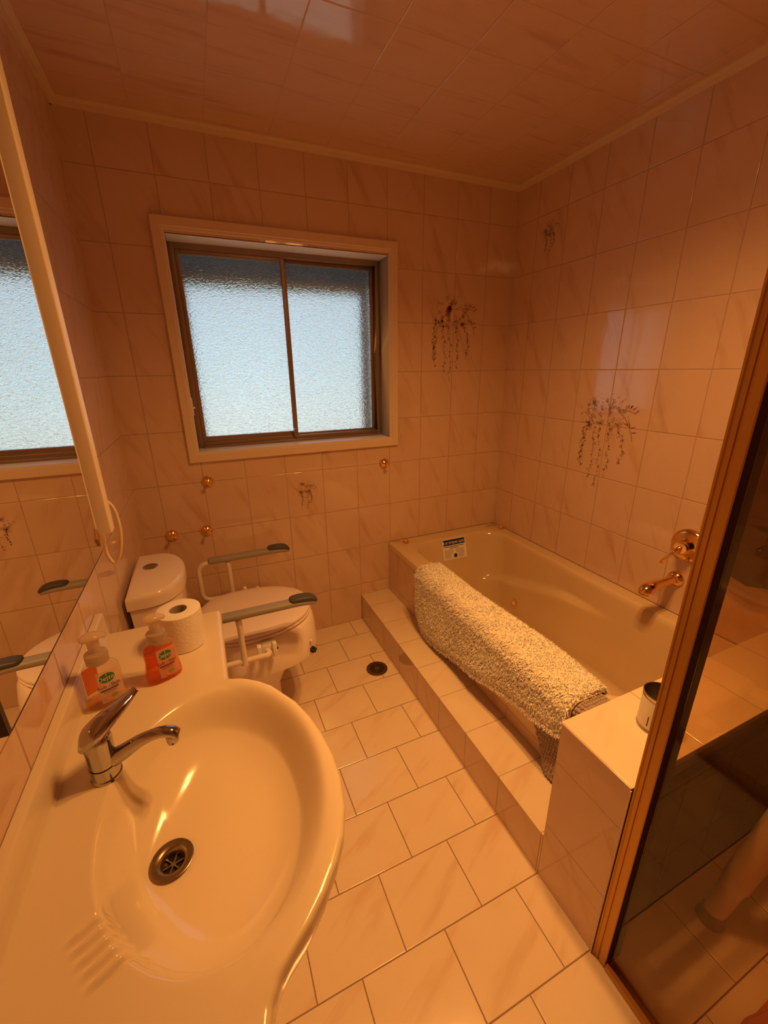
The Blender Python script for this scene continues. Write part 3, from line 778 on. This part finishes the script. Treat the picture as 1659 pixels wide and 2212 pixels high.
g = G(); g.tube(bez([(.131, -1.285, 1.245), (.119, -1.235, 1.195), (.1150, -1.22, 1.176), (.1165, -1.22, 1.155), (.124, -1.22, 1.138), (.1335, -1.22, 1.147), (.1425, -1.22, 1.172), (.1478, -1.22, 1.210), (.1462, -1.22, 1.247), (.139, -1.225, 1.268), (.130, -1.235, 1.274)], 7), .0036, 10)
g.out('cable', m_cable, cb)

# ------------------------------------------------------------------ vanity top with integral basin
VZ, VFY, VNY = .840, -.972, -2.45
van = thing('vanity_unit', 'cream one-piece vanity top and basin along the left wall', 'basin')
BC = (.262, -1.566); BA = (.168, .236)      # inner bowl ellipse
DRN = (.180, -1.576)
outline = [(.304, -VFY), (.3035, 1.255), (.3035, 1.285), (.307, 1.294), (.318, 1.303), (.332, 1.311), (.349, 1.3215), (.3720, 1.340), (.3941, 1.3645), (.4318, 1.4311), (.4500, 1.484), (.4600, 1.530), (.4665, 1.585), (.4655, 1.635), (.4560, 1.688), (.4400, 1.729), (.4200, 1.7600), (.3960, 1.788), (.3700, 1.812), (.3450, 1.830), (.3250, 1.846), (.3120, 1.864), (.3050, 1.888), (.3035, 1.92), (.303, -VNY)]
outl = [(-.0, )]
def outx(y):
    return lerp([(b, a) for a, b in [(o[0], abs(o[1])) for o in outline]], -y)
def bowl_z(x, y):
    # star distance from the drain to the bowl ellipse
    dx, dy = x-DRN[0], y-DRN[1]; d = sqrt(dx*dx+dy*dy)
    if d < 1e-6: return -.130
    ux, uy = dx/d, dy/d
    ox, oy = DRN[0]-BC[0], DRN[1]-BC[1]
    # solve |(o+u t)/A| = 1 (superellipse ~2)
    A = (ux/BA[0])**2+(uy/BA[1])**2; B = 2*(ox*ux/BA[0]**2+oy*uy/BA[1]**2); Cc = (ox/BA[0])**2+(oy/BA[1])**2-1
    T = (-B+sqrt(max(B*B-4*A*Cc, 0)))/(2*A); r = max(0, d-.032)/(T-.032)
    if r >= 1.10: return 0
    right = sstep(-.2, .7, ux)
    e = 2.0+2.2*right
    z = -.116*(1-min(1, r/1.0)**e)
    # soften at lip
    z = z*(1-sstep(.90, 1.10, r)*.0) if r < 1 else 0
    soft = sstep(1.10, .84, r)
    zz = -.116*(1-(min(r, 1.10)/1.10)**e)
    return zz*soft-.014*sstep(.0215, .0180, d)
def top_z(x, y, X):
    z = VZ+bowl_z(x, y)
    # fluted soap rest at the near left of the bowl
    a = radians(30)
    al = (x-.146)*cos(a)+(y+1.716)*sin(a); acr = -(x-.146)*sin(a)+(y+1.716)*cos(a)
    wgt = sstep(.056, .036, abs(al))*sstep(.044, .038, abs(acr))
    wgt *= sstep(-.060, -.015, z-VZ)
    z += wgt*(.0044*cos(acr*2*pi/.0165)+.0010)
    # raised crest running round the projecting rim
    d = X-x
    z += .005*sstep(.30, .34, X)*sstep(.055, .018, d)*sstep(.0, .012, d)
    # upstand against the wall, sloping front face
    z += .0
    return z
ys = []
y = VFY
while y > VNY:
    ys.append(y); y -= .0016 if (-1.33 < y < -1.285 or -1.79 < y < -1.66) else (.0035 if y > -1.95 else .03)
ys.append(VNY)
NX = 190
rows = []
def edge_round(dy):   # rounded far end
    return -.012*(1-sqrt(max(0, 1-((.012-dy)/.012)**2))) if dy < .012 else 0
for y in ys:
    X = outx(y); row = []
    dy = VFY-y
    ez = edge_round(dy)
    # rounded front corner at the far end
    Xc = X-(.014-sqrt(max(0, .014**2-(.014-dy)**2)) if dy < .014 else 0)
    # underside start at wall
    xs = [.022+(Xc-.010-.022)*i/(NX-1) for i in range(NX)]
    # upstand
    uz = .066 if True else 0
    row += [(.001, y, VZ+.0665+ez*.7), (.0135, y, VZ+.0665+ez*.7), (.0160, y, VZ+.0652+ez*.8), (.0175, y, VZ+.0620+ez), (.0185, y, VZ+.030+ez), (.0190, y, VZ+.006+ez), (.0200, y, VZ+.002+ez)]
    for x in xs: row.append((x, y, top_z(x, y, X)+ez))
    ztop = row[-1][2]
    dep = .034+.075*sstep(.31, .40, X)
    for k in range(1, 7):
        a = pi/2*k/6; row.append((Xc-.010+.010*sin(a), y, ztop-.010*(1-cos(a))))
    inw = .0+.060*sstep(.31, .42, X)
    for k in range(1, 7):
        s_ = k/6; row.append((Xc-inw*s_*s_, y, ztop-.010-(dep-.010)*s_))
    row.append((.2, y, ztop-dep if X < .31 else VZ-.13))
    row.append((.001, y, ztop-dep if X < .31 else VZ-.13))
    rows.append(row)
g = G(); g.grid(rows)
k = len(rows[0])
g.add(rows[0], [tuple(range(k))], False); g.add(rows[-1], [tuple(range(k))], False)
g.out('basin_top', m_vanity, van)
# waste outlet
zd = VZ-.1155
wst = G().lathe([(.0335, .0035), (.0340, .0048), (.0325, .0056), (.0230, .0040), (.0190, .0010), (.0170, -.004), (.0165, -.012)], (DRN[0], DRN[1], zd), 48, None, False).out('waste_ring', P('waste_bronze', (.30, .22, .14), .3, metal=.9, var=.2, vscale=60), van)
G().lathe([(.0001, -.0118), (.0165, -.0118)], (DRN[0], DRN[1], zd), 24, None, False).out('waste_hole', m_black, wst)
g = G()
for q in range(3):
    Mr = Matrix.Translation((DRN[0], DRN[1], zd)) @ Matrix.Rotation(q*pi/3+.2, 4, 'Z'); g.box(-.0165, .0165, -.0011, .0011, -.0105, -.0080, 0, Mr)
g.lathe([(.0040, -.0105), (.0040, -.0075), (.0001, -.0075)], (DRN[0], DRN[1], zd), 16, None, False)
g.out('waste_grid', m_steel, wst)
cabm = P('cabinet_laminate', (.80, .70, .56), .4)
g = G(); g.box(.004, .270, -2.44, -.99, .10, VZ-.140, .002); g.box(.004, .270, -1.262, -.99, VZ-.1405, VZ-.036, .002); g.out('cabinet', cabm, van)
G().box(.004, .220, -2.44, -1.00, .001, .099).out('kickboard', cabm, van)
for kx in range(3):
    y1 = -1.0-kx*.475; d_ = G().box(.2705, .286, y1-.465, y1-.005, .115, VZ-.14, .003).out('door', cabm, van)
    G().sphere((.295, y1-.42, .55), .011).out('knob', m_brass, d_)

# ------------------------------------------------------------------ basin mixer tap
tp = thing('basin_tap', 'chrome lever mixer tap at the back of the basin', 'tap', (.090, -1.462, VZ))
zt0 = .0
G().lathe([(.0245, .0005), (.0245, .004), (.0225, .006), (.0215, .03), (.0218, .060), (.0228, .078), (.0215, .088), (.015, .095), (.001, .097)], (0, 0, 0), 40).out('body', m_chrome, tp)
G().lathe([(.0222, .027), (.0226, .0275), (.0226, .0283), (.0222, .0288)], (0, 0, 0), 40, None, False).out('seam', m_black, tp)
g = G(); pts = bez([(.010, -.001, .030), (.035, -.004, .042), (.064, -.008, .058), (.092, -.012, .066), (.112, -.0145, .063), (.120, -.0155, .055)], 6)
n_ = len(pts); g.tube(pts, [(.0145-.0035*sstep(0, n_*.4, i)+.0015*sstep(n_*.6, n_, i), .0155-.0065*sstep(0, n_*.6, i)) for i in range(n_)], 20, upv=(0, 0, 1)); g.out('spout', m_chrome, tp)
G().lathe([(.0095, 0), (.0105, .004), (.0105, .016), (.009, .018)], (.1125, -.0148, .040), 24).out('aerator', m_chrome, tp)
g = G(); pts = bez([(-.020, -.018, .078), (-.006, -.008, .094), (.014, .006, .106), (.036, .024, .114), (.052, .039, .120), (.0605, .046, .1245), (.0625, .0475, .1255)], 6)
n_ = len(pts); g.tube(pts, [((.0035+.0185*sstep(-2, n_*.22, i)-.0130*sstep(n_*.22, n_*.8, i))*(1 if i < n_-4 else (.95, .85, .6, .25)[i-n_+4]), (.002+.013*sstep(-1, n_*.2, i)-.0100*sstep(n_*.2, n_*.8, i))*(1 if i < n_-3 else (.9, .7, .3)[i-n_+3])) for i in range(n_)], 20); g.out('lever', m_chrome, tp)

# ------------------------------------------------------------------ soap bottles
def bottle(name, loc, rz, label, full, s=1.0):
    b = thing(name, label, 'soap dispenser', loc, rz, 'soap bottles on the vanity')
    H = .103
    prof = [(0, .033, .017), (.002, .0380, .0205), (.010, .0398, .0220), (.028, .0378, .0212), (.052, .0345, .0195), (.070, .0350, .0195), (.083, .0345, .0195), (.092, .0305, .0185), (.098, .0235, .0165), (H, .0165, .0155), (H+.006, .0150, .0150)]
    def sec(a, bb, z, k=40, nexp=2.7):
        o = []
        for i in range(k):
            t_ = 2*pi*i/k; c, s_ = cos(t_), sin(t_)
            o.append((a*abs(c)**(2/nexp)*(1 if c >= 0 else -1), bb*abs(s_)**(2/nexp)*(1 if s_ >= 0 else -1), z))
        return o
    def at(z, kk): return lerp([(p[0], p[kk]) for p in prof], z)
    zs = [i*H/46 for i in range(47)]+[H+.006]
    g = G(); g.rings([sec(at(z, 1), at(z, 2), z, nexp=2.7-.7*sstep(.085, H, z)) for z in zs], True, False); g.out('bottle', m_bottle, b)
    lh = .074 if full else .016
    g = G(); zl = [.0022+(lh-.0022)*i/12 for i in range(13)]; g.rings([sec(at(z, 1)-.0016, at(z, 2)-.0016, z) for z in zl]); g.out('liquid_soap', m_liquid if full else m_liquidp, b)
    # front label conforming to the front (-y) face
    def fy(u, z, lift):
        a, bb = at(z, 1), at(z, 2); return -bb*(max(0, 1-abs(u/a)**2.7))**(1/2.7)-lift
    def patch(g, vs, fs, lift): g.add([(u, fy(u, z, lift), z) for u, z in vs], fs, False)
    g = G(); rows_ = [[(.0090+(-.0215+.0435*i/14), 0, .013+.074*j/16) for i in range(15)] for j in range(17)]
    g.grid([[(u, fy(u, z, .0004), z) for u, _, z in r] for r in rows_]); lb = g.out('front_label', m_label, b)
    cx = .0055
    def disc(g, cu, cz, ru, rz_, lift, k=20):
        vs = [(cu, cz)]+[(cu+ru*q/3*cos(2*pi*i/k), cz+rz_*q/3*sin(2*pi*i/k)) for q in (1, 2, 3) for i in range(k)]
        fs = [(0, 1+i, 1+(i+1) % k) for i in range(k)]+[(1+q*k+i, 1+q*k+(i+1) % k, 1+(q+1)*k+(i+1) % k, 1+(q+1)*k+i) for q in (0, 1) for i in range(k)]
        patch(g, vs, fs, lift)
    g = G(); disc(g, cx, .070, .0150, .0115, .0008); g.out('badge', m_green, lb)
    g = G(); vs, fs = text_mesh('Dettol', .0140); patch(g, [(cx+x*.88, .0695+y) for x, y, _ in vs], fs, .0013)
    patch(g, [(cx-.0004, .0745), (cx+.0004, .0745), (cx+.0004, .0815), (cx-.0004, .0815)], [(0, 1, 2, 3)], .0012); patch(g, [(cx-.0004, .0590), (cx+.0004, .0590), (cx+.0004, .065), (cx-.0004, .065)], [(0, 1, 2, 3)], .0012)
    g.out('brand_lettering', m_white, lb)
    g = G(); vs, fs = text_mesh('Soft', .0120); patch(g, [(cx-.0120+x*.85, .0500+y) for x, y, _ in vs], fs, .0010)
    vs, fs = text_mesh('Skin', .0120); patch(g, [(cx+.0125+x*.85, .0500+y) for x, y, _ in vs], fs, .0010); vs, fs = text_mesh('on', .0050); patch(g, [(cx+.0005+x*.85, .0495+y) for x, y, _ in vs], fs, .0010); g.out('variant_lettering', m_darkink, lb)
    g = G()
    for k_ in range(8): patch(g, [(cx-.0165+.033*k_/8, .0405), (cx-.0165+.033*(k_+1)/8, .0405), (cx-.0165+.033*(k_+1)/8, .0440), (cx-.0165+.033*k_/8, .0440)], [(0, 1, 2, 3)], .0009)
    for zz in (.0375, .0350):
        for k_ in range(6): patch(g, [(cx-.012+.024*k_/6, zz), (cx-.012+.024*(k_+1)/6, zz), (cx-.012+.024*(k_+1)/6, zz+.0008), (cx-.012+.024*k_/6, zz+.0008)], [(0, 1, 2, 3)], .0009)
    g.out('band', m_purple, lb)
    g = G(); disc(g, cx+.0060, .0255, .0062, .0048, .0009, 14); g.out('fruit_print', m_olive, lb)
    g = G(); disc(g, cx-.0050, .0215, .0050, .0026, .0010, 10); disc(g, cx-.001, .0185, .004, .0018, .0011, 10); g.out('flower_print', m_peach, lb)
    # back label, seen through the clear side
    g = G(); g.grid([[((-.0315+.027*i/14), at(.022+.064*j/16, 2)*(max(0, 1-abs((-.0315+.027*i/14)/at(.022+.064*j/16, 1))**2.7))**(1/2.7)-.0012, .022+.064*j/16) for i in range(15)] for j in range(17)]); g.out('back_label', m_backlab, b)
    # collar and foam pump
    G().lathe([(.0180, H-.001), (.0205, H), (.0210, H+.010), (.0200, H+.0105), (.0200, H+.0120), (.0212, H+.0125), (.0205, H+.0215), (.0165, H+.0245), (.0095, H+.0250)], (0, 0, 0), 36).out('collar', m_neck, b)
    g = G(); g.lathe([(.0090, H+.024), (.0110, H+.026), (.0108, H+.050), (.0120, H+.053)], (0, 0, 0), 28)
    g.tube([(.018, .0, H+.0545), (.014, 0, H+.0565), (.006, 0, H+.0590), (-.004, 0, H+.0600), (-.014, 0, H+.0595), (-.020, 0, H+.0585), (-.0215, 0, H+.058)] if False else [(-.0215, 0, H+.0575), (-.0195, 0, H+.0580), (-.012, 0, H+.0590), (-.002, 0, H+.0600), (.008, 0, H+.0590), (.017, 0, H+.0560), (.0235, 0, H+.0520), (.025, 0, H+.0508)], [(.004, .002), (.0105, .0050), (.0155, .0075), (.0170, .0085), (.0155, .0078), (.0100, .0055), (.0060, .0040), (.003, .002)], 20)
    g.out('pump_head', m_pump, b)
    for o in b.children: o.scale = (s, s, s)
    return b
bottle('soap_bottle', (.0630, -1.2630, VZ+.0006), radians(20), 'nearly empty clear foaming soap bottle nearer the tap', False)
bottle('soap_bottle', (.1700, -1.2290, VZ+.0006), radians(20), 'foaming soap bottle half full of orange soap in front of the toilet roll', True, .97)

# ------------------------------------------------------------------ toilet roll
tr = thing('toilet_roll', 'white toilet roll standing on end at the far end of the vanity', 'toilet roll', (.2085, -1.106, VZ+.0005))
prf = [(.021, .001), (.050, .0005), (.0520, .002)]+[(.0525+.0006*sin(i*2.1), .004+.092*i/24) for i in range(25)]+[(.0520, .0985), (.050, .0998), (.0215, .0995), (.021, .098), (.021, .001)]
G().lathe(prf, (0, 0, 0), 64, None, False).out('paper', m_paper, tr)
G().lathe([(.0208, .001), (.0208, .098), (.0200, .098), (.0200, .001)], (0, 0, 0), 40, None, False).out('cardboard_core', m_card, tr)
g = G(); g.grid([[((.0535+.0008*sin(j))*cos(a), (.0535+.0008*sin(j))*sin(a), .0015+z_) for a in [-2.4+1.9*i/20 for i in range(21)]] for j, z_ in enumerate([0, .024, .048, .072, .0965])])
g.out('loose_sheet', m_paper, tr)

# ------------------------------------------------------------------ toilet with raised seat and arms
TY = -.520
to = thing('toilet', 'white close-coupled toilet with a curved cistern in the far left corner', 'toilet', (0, TY, 0))
def egg(x0, x1, hw, z, k=56, xm=.42, sq=2.0, sqb=2.6):
    o = []
    cx = x0+(x1-x0)*xm
    for i in range(k):
        a = 2*pi*i/k; c, s_ = cos(a), sin(a)
        e = sq if c >= 0 else sqb
        rx = (x1-cx) if c >= 0 else (cx-x0)
        o.append((cx+rx*abs(c)**(2/e)*(1 if c >= 0 else -1), hw*abs(s_)**(2/e)*(1 if s_ >= 0 else -1), z))
    return o
g = G(); g.rings([egg(.10, .50, .105, .001), egg(.10, .505, .105, .02), egg(.10, .50, .100, .08), egg(.10, .50, .100, .16), egg(.10, .53, .115, .22), egg(.11, .57, .140, .29), egg(.12, .610, .165, .34), egg(.12, .62, .17, .354)])
g.out('bowl', m_ceramic, to)
def dshape(x0, x1, hw, z, k=40, e=2.3):
    o = []
    for i in range(k+1):
        a = -pi/2+pi*i/k; c, s_ = max(cos(a), 0), sin(a)
        o.append((x0+.055+(x1-x0-.055)*c**(2/e), hw*abs(s_)**(2/e)*(1 if s_ >= 0 else -1), z))
    o.append((x0, hw, z)); o.append((x0, -hw, z)); return o
CZ = .800
g = G(); g.rings([dshape(.02, .165, .150, .40), dshape(.02, .172, .160, .50), dshape(.02, .180, .170, .62), dshape(.018, .185, .176, CZ-.058)]); g.out('cistern', m_ceramic, to)
g = G(); g.rings([dshape(.016, .186, .179, CZ-.055), dshape(.012, .192, .184, CZ-.052), dshape(.012, .193, .185, CZ-.018), dshape(.013, .190, .1835, CZ-.008), dshape(.017, .182, .178, CZ-.002), dshape(.024, .172, .170, CZ)]); ld_ = g.out('cistern_lid', m_ceramic, to)
g = G(); g.lathe([(.0265, 0), (.0265, .003), (.024, .0042), (.0238, .0030), (.0001, .0030)], (.072, .046, CZ-.0005), 32, None, False); fb_ = g.out('flush_button', m_chrome, ld_)
G().box(.0716, .0724, .024, .068, CZ+.0020, CZ+.0028).out('button_split', m_black, fb_)

rs = thing('raised_toilet_seat', 'raised white toilet seat with two padded grey armrests clamped on the toilet', 'toilet seat', (0, TY, 0))
g = G(); g.rings([egg(.19, .655, .196, .3555, sq=2.9), egg(.18, .668, .206, .357, sq=2.9), egg(.178, .673, .208, .375, sq=2.9), egg(.176, .673, .207, .41, sq=2.8), egg(.176, .672, .204, .45, sq=2.6), egg(.18, .668, .199, .49, sq=2.35), egg(.185, .660, .194, .508, sq=2.2), egg(.19, .650, .188, .512, sq=2.2)])
g.out('seat_riser', m_plast, rs)
for sgn in (-1, 1):
    d = Vector((.46, sgn*.88, 0)).normalized(); Mq = d.to_track_quat('Z', 'Y').to_matrix().to_4x4()
    g = G(); k_ = 40; rr = [.0118+.0030*cos(5*2*pi*i/k_) for i in range(k_)]
    c0 = Vector((.628, sgn*.156, .386))
    g.rings([[c0+(Mq @ Vector((rr[i]*f_*cos(2*pi*i/k_), rr[i]*f_*sin(2*pi*i/k_), h_))) for i in range(k_)] for f_, h_ in ((.5, -.012), (.9, .0), (1, .004), (1, .012), (.8, .016))]); g.out('clamp_knob', m_black, rs)
    G().sphere(c0+Vector((-.004, sgn*.0, .044))+d*.002, .005).out('rivet', m_white, rs)
g = G(); g.rings([egg(.205, .655, .192, .514, sq=2.2), egg(.20, .660, .196, .518, sq=2.2), egg(.20, .660, .196, .524, sq=2.2), egg(.205, .655, .192, .528, sq=2.2)]); g.out('seat_ring', m_plast2, rs)
g = G(); g.rings([egg(.205, .655, .192, .531, sq=2.2), egg(.20, .660, .196, .535, sq=2.2), egg(.20, .658, .195, .543, sq=2.2), egg(.21, .645, .185, .5495, sq=2.2), egg(.24, .61, .155, .553, sq=2.2), egg(.30, .54, .09, .5545, sq=2.2)]); g.out('lid', m_plast2, rs)
for sgn in (-1, 1):
    Y = sgn*.2600
    g = G()
    path = [(.440, Y-sgn*.028, .492), (.444, Y-sgn*.010, .492), (.436, Y, .492), (.415, Y, .492), (.34, Y, .492), (.27, Y, .492), (.242, Y, .498), (.226, Y, .515), (.222, Y, .545), (.222, Y, .63), (.226, Y, .655), (.242, Y, .674), (.27, Y, .680), (.36, Y, .681)]
    g.tube(bez(path, 5), .0105, 16); fr_ = g.out('arm_frame', m_tube, rs)
    G().tube([(.353, Y, .480), (.353, Y, .500), (.353, Y, .52), (.353, Y, .64), (.350, Y, .672)], [.015, .0125, .0105, .0105, .0115], 16).out('arm_post', m_tube, fr_)
    # bracket joining arm frame to the riser
    g = G(); g.box(.420, .468, Y-sgn*.050-.016, Y-sgn*.050+.016, .472, .512, .003); g.box(.402, .418, Y-sgn*.016-.012, Y-sgn*.016+.012, .500, .530, .003); g.box(.460, .475, Y-sgn*.028-.010, Y-sgn*.028+.012, .462, .522, .002)
    br = g.out('bracket', m_white, rs)
    g = G(); g.sphere((.477, Y-sgn*.022, .496), .0042); g.out('bracket_bolt', m_black, br)
    # padded arm: rounded bar, dark grip with a drooping nose
    def bar(xs, zs, hw, ht, k=20):
        out_ = []
        for x, z, w_, h_ in zip(xs, zs, hw, ht):
            out_.append([(x, Y+w_*(abs(cos(q))**.62)*(1 if cos(q) >= 0 else -1), z+h_*(abs(sin(q))**.62)*(1 if sin(q) >= 0 else -1)) for q in [2*pi*i/k for i in range(k)]])
        return out_
    zc = .692
    xs = [.268, .272, .280, .35, .45, .54, .58, .61, .625, .634, .637]; zz = [zc]*6+[zc-.001, zc-.005, zc-.009, zc-.013, zc-.014]
    g = G(); g.rings(bar(xs, [z-.003 for z in zz], [.010, .018, .021, .021, .0215, .022, .0225, .0215, .018, .011, .004], [.006, .011, .0130, .0130, .0130, .0125, .0115, .0105, .009, .006, .003])); pad = g.out('arm_pad', m_grey, rs)
    xs = [.536, .541, .55, .57, .595, .615, .628, .637, .6405]; zz = [.703, .703, .7035, .7045, .703, .699, .693, .686, .682]
    g = G(); g.rings(bar(xs, zz, [.012, .020, .0225, .0235, .0235, .0225, .019, .012, .005], [.003, .007, .0085, .0095, .0100, .0100, .0095, .007, .003])); g.out('dark_grip', m_dark, pad)

# ------------------------------------------------------------------ ceiling heat lamp (out of the photo, gives the orange light)
hl = thing('ceiling_heat_lamp', 'square ceiling heater with four glowing heat bulbs', 'lamp', LAMP)
G().box(-.19, .19, -.19, .19, .008, .029, .008).out('housing', m_white, hl)
em = bpy.data.materials.new('glowing_bulb'); em.use_nodes = True; bs = em.node_tree.nodes['Principled BSDF']
bs.inputs['Base Color'].default_value = (.9, .5, .3, 1); bs.inputs['Emission Color'].default_value = (1, .45, .14, 1); bs.inputs['Emission Strength'].default_value = 6
for ix in (-1, 1):
    for iy in (-1, 1):
        G().lathe([(.030, .010), (.048, .000), (.054, -.008), (.048, -.014), (.001, -.016)], (ix*.085, iy*.085, 0), 28).out('heat_bulb', em, hl)
